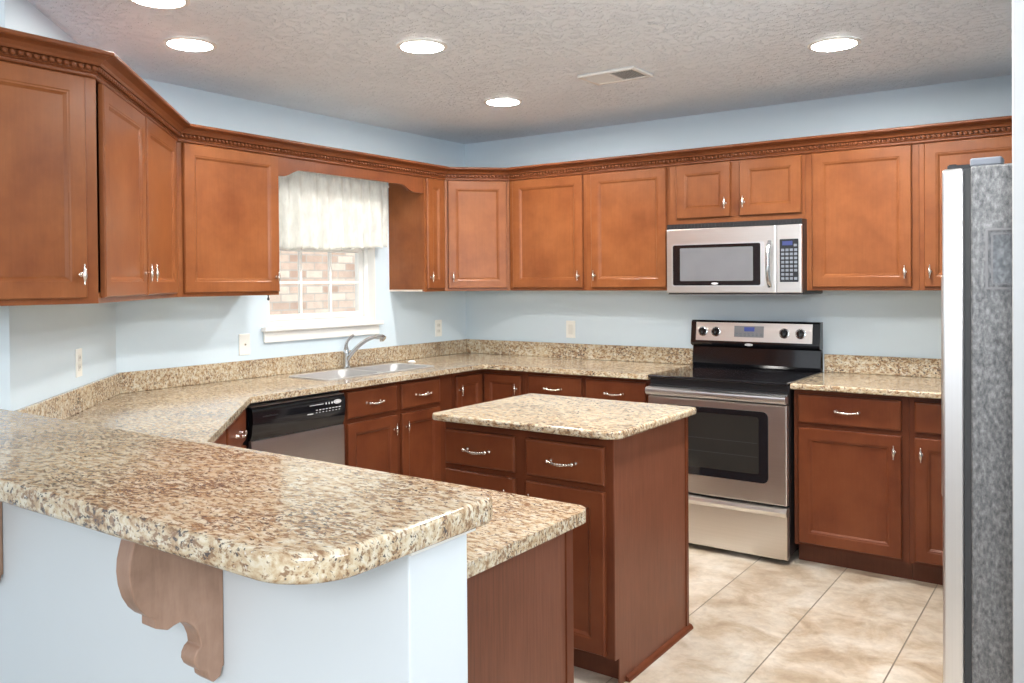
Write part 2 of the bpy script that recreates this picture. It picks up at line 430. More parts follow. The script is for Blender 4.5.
# window: everything in one structure root
win = bpy.data.objects.new('window_1', None); scene.collection.objects.link(win)
win.location = (-.10, (WY0 + WY1) / 2, WZ0)
struct(win, 'white double-hung window with divided panes above the sink', 'window')
hw = (WY1 - WY0) / 2; hz = WZ1 - WZ0; mid = .44
b = MB()
for y0, y1, z0, z1 in ((-hw, -hw + .035, 0, hz), (hw - .035, hw, 0, hz), (-hw + .035, hw - .035, 0, .03), (-hw + .035, hw - .035, hz - .035, hz)):
    b.box(-.05, .04, y0, y1, z0, z1)
b.out('window_frame', 'trim', win, bevel=.003)
def sash(name, x, z0, z1):
    b = MB(); r = .034; a = hw - .037
    b.box(x - .015, x + .015, -a, -a + r, z0, z1); b.box(x - .015, x + .015, a - r, a, z0, z1)
    b.box(x - .015, x + .015, -a + r, a - r, z0, z0 + r); b.box(x - .015, x + .015, -a + r, a - r, z1 - r, z1)
    s = b.out(name, 'trim', win, bevel=.003)
    b = MB(); iw = (2 * (a - r)) / 3
    for k in (1, 2): b.box(x - .009, x + .009, -a + r + iw * k - .008, -a + r + iw * k + .008, z0 + r, z1 - r)
    zm = (z0 + z1) / 2; b.box(x - .0085, x + .0085, -a + r, a - r, zm - .008, zm + .008)
    b.out('muntin_grid', 'trim', s)
    b = MB(); b.box(x - .003, x + .003, -a + r - .004, a - r + .004, z0 + r - .004, z1 - r + .004)
    b.out('pane', 'glass', s)
sash('lower_sash', .012, .032, mid + .03)
sash('upper_sash', -.025, mid, hz - .036)
b = MB(); b.box(.10, .145, -hw - .055, hw + .03, -.022, .002); b.box(.04, .10, -hw + .001, hw - .001, -.022, .002)
b.out('window_stool', 'trim', win, bevel=.005)
b = MB(); b.box(.1005, .118, -hw - .04, hw + .015, -.085, -.022)
b.out('window_apron', 'trim', win, bevel=.004)
b = MB()
for y in (-hw, hw): b.box(.041, .101, min(y, y - math.copysign(.006, y)), max(y, y - math.copysign(.006, y)), .002, hz)
b.box(.041, .101, -hw + .006, hw - .006, hz - .006, hz)
b.out('window_jamb', 'trim', win)

# ------------------------------------------------------------------ hardware
def knob_pull(parent, x, z, y, flip=1):
    b = MB()
    b.lathe([(0, .0075), (.003, .0075), (.004, .004), (.020, .0035), (.022, .005)], (x, y, z), (0, -1, 0), 10)
    b.lathe([(-.034, .0006), (-.032, .0032), (-.029, .0036), (-.026, .0022), (-.018, .0045), (-.008, .0072), (0, .0082), (.008, .0072), (.018, .0045), (.026, .0022), (.029, .0036), (.032, .0032), (.034, .0006)], (x, y - .024, z), (0, 0, 1), 12)
    return b.out('knob', 'nickel', parent, smooth=50)
def drawer_pull(parent, x, z, y, half=.052):
    b = MB()
    for s in (-1, 1):
        b.lathe([(0, .008), (.003, .008), (.005, .0045), (.022, .004), (.024, .0055)], (x + s * half, y, z), (0, -1, 0), 10)
        b.ball((x + s * half, y - .025, z), .0078, 10, 7)
    pts = []; rr = []
    for i in range(41):
        t = i / 40; px = x + (2 * t - 1) * half
        pts.append((px, y - .025 - .004 * math.sin(math.pi * t), z - .006 * math.sin(math.pi * t)))
        e = .0042 + .0022 * math.exp(-((t - .5) / .2) ** 2) + .0012 * math.cos(t * 2 * math.pi * 9)
        rr.append(max(.003, e))
    b.tube(pts, rr, 9)
    return b.out('pull', 'nickel', parent, smooth=60)
DT = .019
def door(parent, x0, x1, z0, z1, knob=None, w=.056, wood='wood', yf=0.0):
    b = MB()
    b.panel(x0, x1, z0, z1, [(.0, yf - .0005), (.0, yf - DT + .005), (.004, yf - DT), (w - .004, yf - DT), (w, yf - DT + .002), (w + .004, yf - DT + .002), (w + .013, yf - DT + .0095), (w + .016, yf - DT + .0095)])
    d = b.out('door', wood, parent)
    if knob: knob_pull(d, knob[0], knob[1], yf - DT)
    return d
def drawer(parent, x0, x1, z0, z1, pull=True, wood='wood', yf=0.0):
    b = MB()
    b.panel(x0, x1, z0, z1, [(.0, yf - .0005), (.0, yf - DT + .006), (.003, yf - DT + .002), (.009, yf - DT)])
    d = b.out('drawer_front', wood, parent)
    if pull: drawer_pull(d, (x0 + x1) / 2, (z0 + z1) / 2, yf - DT)
    return d
def face_frame(parent, x0, x1, z0, z1, cols, rows=(), s=.035, wood='wood_dark', sl=None, sr=None, sm=None):
    # cols: inner stile x positions; rows: rail z positions
    b = MB(); t = .019; sl = sl or s; sr = sr or s; sm = sm or s
    b.box(x0, x0 + sl, 0, t, z0, z1); b.box(x1 - sr, x1, 0, t, z0, z1)
    b.box(x0 + sl, x1 - sr, 0, t, z0, z0 + s); b.box(x0 + sl, x1 - sr, 0, t, z1 - s, z1)
    for c in cols: b.box(c - sm / 2, c + sm / 2, 0, t, z0 + s, z1 - s)
    for r in rows:
        xs = [x0 + sl] + [v for c in cols for v in (c - sm / 2, c + sm / 2)] + [x1 - sr]
        for i in range(0, len(xs), 2): b.box(xs[i], xs[i + 1], 0, t, r - s / 2, r + s / 2)
    return b.out('face_frame', wood, parent)
UZ0, UZ1 = 1.372, 2.132
def wall_cab(label, loc, rot, xl, xr, doors, z0=UZ0, depth=.305, foot=None, side_mat='oak', group='wall cabinets', frame=True):
    # local frame: x to the right, -y out of the front, z=0 at the cabinet's underside
    t = thing('wall_cabinet', label, 'cabinet', (loc[0], loc[1], z0), rot, group)
    h = UZ1 - z0
    b = MB()
    fp = foot or [(xl, .0195), (xr, .0195), (xr, depth - .001), (xl, depth - .001)]
    b.prism(fp, .012, h); b.out('carcass', side_mat, t)
    b = MB(); b.prism(fp, 0.001, .0115); b.out('bottom_panel', 'melamine', t)
    if frame: face_frame(t, xl, xr, 0, h, [], wood='wood', sl=(doors[0][0] - xl + .012) if doors else .058, sr=(xr - doors[-1][1] + .012) if doors else .035)
    for (a, c, kx) in doors:
        door(t, a, c, .018, h - .038, (kx, .018 + .075))
    return t
# window wall: left of the window
ws = R2 / 2
def on_wall_left(y): return (0.305, y)
t = wall_cab('single-door wall cabinet left of the sink window', (.305, -2.2725), 90, -.30, .296, [(-.268, .289, .263)])
t = wall_cab('narrow wall cabinet right of the sink window, its side panel facing the window', (.305, -.715), 90, -.10, .1045, [(-.085, .088, -.062)], side_mat='wood')  # lighter wood on the carcass stands in for window light on its side
# corner cabinets
fp = [(-.2155 + .0195, .0195), (.2155 - .0195, .0195), (.2155 + .2143, .2155 + .0), (.0 + .4306 * .5, .4306), (-.2155, .4306), (-.2155 - .2143, .2155)]
t = thing('wall_cabinet', 'angled one-door wall cabinet in the far corner of the kitchen', 'cabinet', (.4575, -.4575, UZ0), 45, 'wall cabinets')
h = UZ1 - UZ0
cor = [(-.195, .0195), (.195, .0195), (.4215, .2155), (.0, .6455), (-.4215, .2155)]
b = MB(); b.prism(cor, .012, h); b.out('carcass', 'oak', t)
b = MB(); b.prism(cor, .001, .0115); b.out('bottom_panel', 'melamine', t)
face_frame(t, -.2145, .2145, 0, h, [], wood='wood')
door(t, -.195, .195, .018, h - .038, (-.163, .093))
# back wall
t = wall_cab('wall cabinet with its knob at lower right, third door left of the microwave corner', (.9035, -.305), 0, -.2915, .2915, [(-.257, .272, .246)])
t['label'] = 'one-door wall cabinet on the back wall next to the angled corner cabinet'
t = wall_cab('one-door wall cabinet touching the left side of the microwave', (1.4755, -.305), 0, -.2795, .2795, [(-.24, .263, -.212)])
t = wall_cab('short two-door wall cabinet directly above the microwave', (2.1435, -.305), 0, -.3875, .3865, [], z0=1.752)
face = MB(); face.box(-.028, .044, -.0001, .0188, .036, UZ1 - 1.752 - .036); face.out('centre_stile', 'wood', t)
for a, c, k in ((-.342, -.018, -.045), (.034, .371, .06)): door(t, a, c, .034, UZ1 - 1.752 - .038, (k, .034 + .075))
t = wall_cab('one-door wall cabinet touching the right side of the microwave', (2.8055, -.305), 0, -.2745, .2745, [(-.237, .243, .215)])
t = wall_cab('wall cabinet partly hidden behind the refrigerator top', (3.371, -.305), 0, -.29, .289, [(-.266, .26, -.238)])
# angled wall at the left: two doors
Lx = (1.175 - .305) * R2 / 2
cx, cy = (1.175 + .305) / 2, (-3.444 - 2.574) / 2
t = thing('wall_cabinet', 'angled two-door wall cabinet between the left foreground and window wall cabinets', 'cabinet', (cx, cy, UZ0), 135, 'wall cabinets')
a = Lx - .003
fpd = [(-a + .012, .0195), (a - .012, .0195), (a + .10, .1375), (a - .04, .304), (-a + .04, .304), (-a - .10, .1375)]
b = MB(); b.prism(fpd, .012, h); b.out('carcass', 'oak', t)
b = MB(); b.prism(fpd, .001, .0115); b.out('bottom_panel', 'melamine', t)
face_frame(t, -a, a, 0, h, [0.0], wood='wood')
door(t, -.555, -.012, .018, h - .038, (-.042, .105))
door(t, .012, .553, .018, h - .038, (.042, .105))
# left foreground cabinet
t = wall_cab('large wall cabinet at the left foreground edge above the bar', (1.175, -3.745), 90, -.33, .313, [(-.29, .270, .246)])
# hinge peeking from the gap beside it
b = MB(); b.lathe([(0, .003), (.03, .003)], (.3175, .014, .60), (0, 0, 1), 8); b.out('hinge', 'nickel', t, smooth=50)

# ------------------------------------------------------------------ crown moulding
path = [(1.175, -4.07), (1.175, -3.444), (.305, -2.574), (.305, -.61), (.61, -.305), (3.66, -.305)]
def offset_path(pts, o):
    P = [Vector(p) for p in pts]; res = []
    nr = []
    for i in range(len(P) - 1):
        d = (P[i + 1] - P[i]).normalized(); nr.append(Vector((d.y, -d.x)))
    for i, p in enumerate(P):
        if i == 0: res.append(p + nr[0] * o)
        elif i == len(P) - 1: res.append(p + nr[-1] * o)
        else:
            m = (nr[i - 1] + nr[i]).normalized(); res.append(p + m * (o / m.dot(nr[i])))
    return res
prof = [(.002, 2.097), (.010, 2.097), (.014, 2.101), (.014, 2.108), (.020, 2.110), (.014, 2.117), (.014, 2.134), (.028, 2.136), (.033, 2.144), (.046, 2.154), (.064, 2.160), (.073, 2.161), (.078, 2.165), (.078, 2.173), (.074, 2.176), (.002, 2.176)]
crown = thing('crown_moulding', 'dark stained crown moulding with rope bead along the tops of the wall cabinets', 'moulding', (.305, -1.6, 2.097))
b = MB(); cols = [offset_path(path, o) for o, z in prof]
b.rings([[(cols[k][i].x - .305, cols[k][i].y + 1.6, prof[k][1] - 2.097) for k in range(len(prof))] for i in range(len(path))])
b.out('crown_profile', 'wood_dark', crown)
b = MB(); rp = offset_path(path, .0215)
for i in range(len(rp) - 1):
    A, B_ = rp[i], rp[i + 1]; d = (B_ - A); n = max(1, int(d.length / .0225)); dn = d.normalized(); ang = math.atan2(dn.y, dn.x)
    M3 = Matrix.Rotation(ang, 3, 'Z') @ Matrix.Rotation(rad(38), 3, 'Y')
    for k in range(n):
        p = A + d * ((k + .5) / n)
        b.ball((p.x - .305, p.y + 1.6, 2.1255 - 2.097), (.0105, .0085, .0078), 9, 7, M3)
b.out('rope_bead', 'wood_dark', crown, smooth=60)

# scalloped board over the window
b = MB()
zz = lambda z: z - 1.99
out = [(-1.977, zz(2.13)), (-1.977, zz(1.996)), (-1.945, zz(1.996))]
for k in range(1, 11):
    s = k / 10; out.append((-1.945 + .125 * s, zz(1.996 + .042 * (3 * s * s - 2 * s ** 3))))
for k in range(1, 11):
    s = k / 10; out.append((-1.03 + .125 * s, zz(2.038 - .042 * (3 * s * s - 2 * s ** 3))))
out += [(-.8185, zz(1.996)), (-.8185, zz(2.13))]
b.prism([(y + 1.4, z) for y, z in out], -.019, 0, 'x')
o = b.out('window_valance', 'wood_dark', loc=(.305, -1.4, 1.99)); tag(o, 'scalloped wooden valance board bridging the cabinets above the window', 'valance')

# ------------------------------------------------------------------ base cabinets
CT, CTK = .914, .0285
BZ1 = CT - CTK - .0005
TOE = .10
def base_cab(label, loc, rot, xl, xr, cols, depth=.59, knobs=None, foot=None, toe=True, drawers=True, hollow=False, name='base_cabinet', end_panel=None, group='base cabinets', pulls=True):
    t = thing(name, label, 'cabinet', (loc[0], loc[1], 0), rot, group)
    fp = foot or [(xl, .0195), (xr, .0195), (xr, depth), (xl, depth)]
    b = MB()
    if hollow:
        b.box(xl, xl + .016, .0195, depth, TOE, BZ1); b.box(xr - .016, xr, .0195, depth, TOE, BZ1)
        b.box(xl + .016, xr - .016, .0195, depth, TOE, TOE + .016); b.box(xl + .016, xr - .016, depth - .008, depth, TOE + .016, BZ1)
    else: b.prism(fp, TOE, BZ1)
    b.out('carcass', 'oak', t)
    if toe:
        b = MB(); b.box(xl, xr, .072, depth - .02, .0, TOE - .0005); b.out('toe_kick', 'toe', t)
    inner = [(cols[i][1] + cols[i + 1][0]) / 2 for i in range(len(cols) - 1)]
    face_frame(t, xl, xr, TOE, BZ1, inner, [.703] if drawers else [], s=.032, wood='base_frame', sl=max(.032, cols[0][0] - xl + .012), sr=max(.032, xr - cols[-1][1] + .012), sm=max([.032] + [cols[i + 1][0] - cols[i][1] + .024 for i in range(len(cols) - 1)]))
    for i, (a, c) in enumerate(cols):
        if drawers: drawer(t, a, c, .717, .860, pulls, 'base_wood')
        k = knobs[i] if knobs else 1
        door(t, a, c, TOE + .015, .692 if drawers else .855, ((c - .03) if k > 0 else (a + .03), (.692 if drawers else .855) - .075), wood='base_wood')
    return t
base_cab('sink base cabinet under the window with two false drawers', (.59, -1.3525), 90, -.4495, .4495, [(-.431, -.052), (-.014, .323)], knobs=[1, -1], hollow=True)
# lazy-susan corner
t = thing('base_cabinet', 'corner base cabinet with two doors meeting in the inside corner', 'cabinet', (.59, -.59, 0), 0, 'base cabinets')
fp = [(-.588, -.31), (-.0195, -.31), (-.0195, .0195), (.33, .0195), (.33, .588), (-.588, .588)]
b = MB(); b.prism(fp, TOE, BZ1); b.out('carcass', 'oak', t)
b = MB(); b.prism([(-.55, -.31), (-.072, -.31), (-.072, .072), (.33, .072), (.33, .55), (-.55, .55)], 0, TOE - .0005); b.out('toe_kick', 'toe', t)
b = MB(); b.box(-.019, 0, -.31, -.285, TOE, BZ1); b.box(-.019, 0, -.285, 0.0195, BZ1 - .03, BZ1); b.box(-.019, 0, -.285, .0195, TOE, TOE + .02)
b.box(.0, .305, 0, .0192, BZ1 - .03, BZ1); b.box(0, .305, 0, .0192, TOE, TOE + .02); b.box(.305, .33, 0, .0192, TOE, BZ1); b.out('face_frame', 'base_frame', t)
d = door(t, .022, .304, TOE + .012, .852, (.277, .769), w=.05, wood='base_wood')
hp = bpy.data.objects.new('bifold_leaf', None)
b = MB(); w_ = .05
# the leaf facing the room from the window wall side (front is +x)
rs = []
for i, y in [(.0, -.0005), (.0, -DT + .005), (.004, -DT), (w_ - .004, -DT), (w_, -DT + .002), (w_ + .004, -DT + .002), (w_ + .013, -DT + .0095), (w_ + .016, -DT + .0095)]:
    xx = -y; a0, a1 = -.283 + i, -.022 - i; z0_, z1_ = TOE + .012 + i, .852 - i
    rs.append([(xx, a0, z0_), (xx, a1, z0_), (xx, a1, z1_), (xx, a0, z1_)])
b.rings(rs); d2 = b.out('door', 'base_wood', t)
b = MB(); b.lathe([(0, .0075), (.003, .0075), (.004, .004), (.020, .0035), (.022, .005)], (DT, -.256, .769), (1, 0, 0), 10)
b.lathe([(-.034, .0006), (-.032, .0032), (-.029, .0036), (-.026, .0022), (-.018, .0045), (-.008, .0072), (0, .0082), (.008, .0072), (.018, .0045), (.026, .0022), (.029, .0036), (.032, .0032), (.034, .0006)], (DT + .024, -.256, .769), (0, 0, 1), 12)
b.out('knob', 'nickel', d2, smooth=50)
bpy.data.objects.remove(hp)
base_cab('two-drawer base cabinet left of the range', (1.3485, -.59), 0, -.4275, .4275, [(-.398, -.024), (.006, .392)], knobs=[1, -1])
base_cab('base cabinet right of the range with one wide drawer over one door', (2.818, -.59), 0, -.265, .2645, [(-.243, .234)], knobs=[1])
base_cab('base cabinet half hidden by the refrigerator edge', (3.373, -.59), 0, -.2895, .289, [(-.265, .26)], knobs=[-1])
# filler between dishwasher and angled cabinet, angled base cabinet
dl = (1.41 - .59) * R2 / 2
base_cab('angled base cabinet beside the dishwasher, one drawer pull peeking over the bar', ((.59 + 1.41) / 2, (-2.43 - 3.25) / 2), 135, -dl + .03, dl - .006, [(-dl + .06, -.02), (.02, dl - .03)],
         foot=[(-dl + .03, .0195), (dl - .02, .0195), (dl + .17, .22), (dl - .15, .60), (-dl + .10, .60), (-dl - .25, .24)], knobs=[1, -1], toe=True, depth=.5)
# peninsula cabinets, doors towards the sink
t = base_cab('peninsula base cabinet behind the half wall with its oak end panel showing', (2.13, -3.25), 180, -.708, .692, [(-.675, -.24), (-.22, .22), (.24, .66)], depth=.49, knobs=[1, 1, -1])
b = MB(); b.box(-.712, -.7085, .028, .495, 0.0, BZ1); b.out('end_panel', 'oak', t)
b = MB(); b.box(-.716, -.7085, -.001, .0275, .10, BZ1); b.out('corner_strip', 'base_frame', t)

# ------------------------------------------------------------------ island
isl = thing('kitchen_island', 'freestanding kitchen island with two drawers, two doors and an oak side', 'island', (2.075, -2.02, 0))
ix0, ix1, iy0, iy1 = -.402, .355, -.26, .365
b = MB(); b.box(ix0, ix1, iy0 + .0195, iy1, TOE, BZ1); b.out('carcass', 'oak', isl)
b = MB(); b.box(ix0, ix1 - .02, iy0 + .075, iy1 - .001, .0, TOE - .0005); b.out('toe_kick', 'toe', isl)
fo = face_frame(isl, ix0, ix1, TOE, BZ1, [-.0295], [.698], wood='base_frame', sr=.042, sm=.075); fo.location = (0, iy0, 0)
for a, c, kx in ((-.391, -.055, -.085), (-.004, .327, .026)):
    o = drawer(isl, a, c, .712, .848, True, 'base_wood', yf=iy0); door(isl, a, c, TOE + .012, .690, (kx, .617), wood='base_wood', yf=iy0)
b = MB(); b.box(ix1, ix1 + .005, iy0 + .03, iy1 - .0, .0, BZ1); b.box(ix1, ix1 + .005, iy0, iy0 + .03, TOE, BZ1)
b.out('side_panel', 'oak', isl)
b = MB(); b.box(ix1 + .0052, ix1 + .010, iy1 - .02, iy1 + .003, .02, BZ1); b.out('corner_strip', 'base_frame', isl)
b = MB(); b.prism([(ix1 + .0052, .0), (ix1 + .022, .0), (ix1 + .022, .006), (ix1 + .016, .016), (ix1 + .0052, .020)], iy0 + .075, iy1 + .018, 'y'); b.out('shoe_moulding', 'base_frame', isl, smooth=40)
b = MB(); b.prism(fillet([(-.424, -.327), (.403, -.327), (.403, .388), (-.424, .388)], [.022, .065, .03, .022]), BZ1 + .0006, CT)
b.out('stone_top', 'granite', isl, bevel=.008, seg=3, smooth=40)

# ------------------------------------------------------------------ countertops
ctr = thing('countertop', 'L-shaped speckled granite countertop running under the window, past the sink and round to the range', 'countertop', (.3, -1.6, CT - CTK))
def local(pts, o): return [(x - o[0], y - o[1]) for x, y in pts]
O0 = (.3, -1.6)
poly = [(.001, -.001), (.001, -2.698), (.871, -3.568), (.871, KB + .001), (2.877, KB + .001), (2.877, -3.212), (1.428, -3.212), (.65, -2.434), (.65, -.65), (1.778, -.65), (1.778, -.001)]
radii = [0, 0, 0, 0, 0, .042, .03, .02, .03, .006, 0]
b = MB(); b.prism(local(fillet(poly, radii), O0), 0, CTK); slab = b.out('stone_slab', 'granite', ctr, smooth=40)
SX0, SX1, SY0, SY1 = .128, .488, -1.80, -.905
def bool_cut(ob, x0, x1, y0, y1, r, o):
    c = MB(); c.prism(local(fillet([(x0, y0), (x1, y0), (x1, y1), (x0, y1)], [r] * 4), o), -.1, .2)
    co = c.out('cutter', 'granite'); co.parent = ob.parent
    bo = ob.modifiers.new('cut', 'BOOLEAN'); bo.operation = 'DIFFERENCE'; bo.object = co; bo.solver = 'EXACT'
    bpy.context.view_layer.update()
    dg = bpy.context.evaluated_depsgraph_get(); me = bpy.data.meshes.new_from_object(ob.evaluated_get(dg))
    ob.modifiers.clear(); ob.data = me; bpy.data.objects.remove(co)
bool_cut(slab, SX0 + .012, SX1 - .012, SY0 + .012, SY1 - .012, .05, O0)
slab.data.set_sharp_from_angle(angle=rad(40))
bv = slab.modifiers.new('bevel', 'BEVEL'); bv.width = .008; bv.segments = 3; bv.limit_method = 'ANGLE'; bv.angle_limit = rad(50)
SPZ = 1.013
def splash(parent, quad, o, zb):
    b = MB(); b.prism(local(quad, o), CTK + .0005, SPZ - zb); return b.out('backsplash', 'granite', parent, bevel=.003)
zb = CT - CTK
k = .02 * (R2 - 1)
splash(ctr, [(.0012, -.0215), (.0212, -.0215), (.0212, -2.690), (.0012, -2.698)], O0, zb)
splash(ctr, [(.0012, -.0012), (1.776, -.0012), (1.776, -.0212), (.0012, -.0212)], O0, zb)
splash(ctr, [(.0012, -2.6995), (.0212, -2.6915), (.8885, -3.5588), (.871, -3.5690)], O0, zb)
O1 = (3.0, -.33)
ctb = thing('countertop', 'short granite countertop between the range and the refrigerator', 'countertop', (O1[0], O1[1], zb))
b = MB(); b.prism(local(fillet([(2.549, -.65), (3.665, -.65), (3.665, -.001), (2.549, -.001)], [.006, 0, 0, 0]), O1), 0, CTK); b.out('stone_slab', 'granite', ctb, bevel=.008, seg=3, smooth=40)
splash(ctb, [(2.549, -.0012), (3.665, -.0012), (3.665, -.0212), (2.549, -.0212)], O1, zb)
# raised bar
BT, BB = 1.067, 1.0235
O2 = (2.2, -3.95)
b = MB(); b.prism(local(fillet([(.872, -4.163), (2.990, -4.163), (2.990, -3.722), (.872, -3.722)], [.0, .105, .045, 0], 12), O2), 0, BT - BB)
o = b.out('bar_top', 'granite', loc=(O2[0], O2[1], BB), bevel=.009, seg=3, smooth=40)
tag(o, 'raised speckled granite bar top across the foreground with a rounded corner', 'bar top')
# corbels
cp = [(0, .334), (-.222, .334), (-.222, .318), (-.205, .312), (-.186, .306), (-.180, .296), (-.1845, .280), (-.189, .262), (-.1905, .240), (-.188, .216), (-.181, .192), (-.170, .172), (-.157, .158), (-.143, .149), (-.143, .132), (-.118, .121), (-.106, .125), (-.094, .127), (-.080, .122), (-.068, .112), (-.058, .098), (-.052, .082), (-.050, .068), (-.058, .063), (-.064, .053), (-.065, .042), (-.060, .031), (-.051, .022), (-.038, .014), (-.036, .002), (-.024, -.010), (-.008, -.004), (-.004, .012), (0, .014)]
for x, lab in ((2.46, 'carved wooden corbel under the rounded end of the raised bar'), (1.562, 'carved wooden corbel cut off by the left edge of the frame')):
    b = MB(); b.prism([(y, z) for y, z in cp], -.044, 0, 'x')
    o = b.out('corbel', 'corbel', loc=(x, KF - .001, .688), bevel=.004, smooth=35); tag(o, lab, 'corbel', 'bar corbels')

# ------------------------------------------------------------------ sink and faucet
snk = thing('sink', 'stainless steel double-bowl sink set in the counter under the window', 'sink', ((SX0 + SX1) / 2, (SY0 + SY1) / 2, CT))
def bowl(parent, y0, y1, zt=.0045, d=.17):
    b = MB(); x0, x1 = -.155, .155
    def loop(i, z): return [(p[0], p[1], z) for p in fillet([(x0 + i, y0 + i), (x1 - i, y0 + i), (x1 - i, y1 - i), (x0 + i, y1 - i)], [.06 - i * .5] * 4, 5)]
    b.rings([loop(0, zt), loop(.004, zt - .008), loop(.012, -d + .02), loop(.03, -d), loop(.032, -d - .003), loop(.008, -d + .017), loop(-.001, zt - .01), loop(-.002, zt - .002)], closed=True)
    bm = b.bm
    # floor of the bowl
    vs_ = [bm.verts.new(p) for p in loop(.03, -d)]; b.face(vs_)
    o = b.out('bowl', 'steel_bowl', parent, smooth=50)
    b = MB(); b.lathe([(0, .04), (.003, .04), (.004, .03), (.001, .01), (.001, .0005)], (.01, (y0 + y1) / 2, -d + .001), (0, 0, 1), 20); b.out('drain', 'chrome', o, smooth=50)
HS = (SY1 - SY0) / 2; HX = (SX1 - SX0) / 2
b = MB()
outer = fillet([(-HX, -HS), (HX, -HS), (HX, HS), (-HX, HS)], [.06] * 4, 6)
b.prism(outer, .0006, .005); rim = b.out('rim', 'steel_bowl', snk, smooth=40)
def cut_local(ob, loops):
    for lp in loops:
        c = MB(); c.prism(lp, -.05, .05); co = c.out('cutter', 'steel_bowl'); co.parent = ob.parent
        bo = ob.modifiers.new('cut', 'BOOLEAN'); bo.operation = 'DIFFERENCE'; bo.object = co; bo.solver = 'EXACT'
        bpy.context.view_layer.update()
        dg = bpy.context.evaluated_depsgraph_get(); me = bpy.data.meshes.new_from_object(ob.evaluated_get(dg))
        ob.modifiers.clear(); ob.data = me; bpy.data.objects.remove(co)
cut_local(rim, [fillet([(-.155, a), (.155, a), (.155, c), (-.155, c)], [.06] * 4, 5) for a, c in ((-.415, -.02), (.02, .415))])
bowl(snk, -.415, -.02); bowl(snk, .02, .415)
fct = thing('faucet', 'chrome single-lever kitchen faucet with a curved spout behind the sink', 'faucet', (.072, -1.275, CT))
b = MB(); b.lathe([(0, .027), (.006, .027), (.010, .021), (.04, .019), (.09, .0185), (.115, .0175), (.128, .012), (.13, .001)], (0, 0, .0), (0, 0, 1), 18); b.out('body', 'chrome', fct, smooth=50)
b = MB(); sp = []
for i in range(21):
    s = i / 20; sp.append((.006 + .232 * s, .062 * s, .045 + .150 * math.sin(s * math.pi * .54) ** .8))
sp.append((sp[-1][0] + .018, sp[-1][1] + .005, sp[-1][2] - .010))
b.tube(sp, [.0135 - .002 * min(1, i / 12) + (.0035 if i > 16 else 0) for i in range(22)], 14)
spo = b.out('spout', 'chrome', fct, smooth=60)
b = MB(); b.lathe([(0, .0135), (.020, .013), (.024, .010)], (sp[-2][0] - .002, sp[-2][1] - .001, sp[-2][2] - .004), (0.12, .03, -1), 14); b.out('spray_head', 'chrome', spo, smooth=50)
b = MB(); lv = []
for i in range(15):
    s = i / 14; lv.append((.002 + .046 * s ** 2.0, -.012 * math.sin(math.pi * s) + .018 * s * s, .105 + .098 * s ** .9))
b.tube(lv, [.0155 - .0075 * min(1, i / 8) for i in range(15)], 12); b.out('lever', 'chrome', fct, smooth=60)
b = MB(); b.ball((0, 0, .011), (.030, .020, .011), 14, 9)
o = b.out('soap_bar', 'soap', loc=(.235, -.865, CT + .0005), smooth=80); tag(o, 'small white soap bar on the counter at the right end of the sink', 'soap')

# ------------------------------------------------------------------ dishwasher
dw = thing('dishwasher', 'dishwasher with black control panel and stainless door beside the sink cabinet', 'dishwasher', (.59, -2.115, 0), 90)
x0, x1 = -.302, .304
b = MB(); b.box(x0, x1, .02, .57, .10, BZ1 - .004); b.out('tub', 'black', dw)
b = MB(); b.box(x0 + .01, x1 - .01, .06, .10, .004, .0995); b.out('kick_plate', 'black', dw)
b = MB(); b.prism([(.0, .115), (-.020, .115), (-.022, .13), (-.022, .66), (-.018, .698), (.0, .698)], x0 + .018, x1 - .004, 'x'); b.out('door', 'steel', dw, smooth=35)
b = MB(); b.prism([(0, .6995), (-.012, .6995), (-.016, .71), (-.024, .73), (-.030, .77), (-.031, .82), (-.027, .848), (-.018, .855), (0, .855)], x0 + .018, x1 - .004, 'x'); cpn = b.out('control_panel', 'black_gloss', dw, smooth=40)
b = MB(); b.box(x0 + .018, x1 - .004, -.020, .018, .857, .8615); b.out('top_strip', 'steel', dw)
b = MB()
for k in range(8): b.box(.10 + k * .022, .113 + k * .022, -.0318, -.0305, .795, .7985)
for k in range(8): b.box(.10 + k * .022, .108 + k * .022, -.0318, -.0305, .783, .7855)
for k in range(3): b.box(.165 + k * .02, .172 + k * .02, -.0318, -.0303, .818, .828)
b.box(.045, .082, -.0318, -.0303, .780, .784); b.box(.06, .15, -.0318, -.0303, .822, .8245)
b.out('button_print', 'white_print', cpn)
b = MB(); b.prism([(.245 + .026 * math.cos(a * math.pi / 12), .825 + .0105 * math.sin(a * math.pi / 12)) for a in range(24)], -.0322, -.0302, 'y')
bd = b.out('badge', 'white_print', cpn)
b = MB(); b.tube([(.245 + .019 * math.cos(a * math.pi / 10), -.0324, .825 + .0065 * math.sin(a * math.pi / 10)) for a in range(1, 19)], .0011, 6); b.out('badge_swoosh', 'grey_plastic', bd)
b = MB(); b.box(-.225, -.135, -.0316, -.0300, .806, .812); b.out('vent_slot', 'black', cpn)

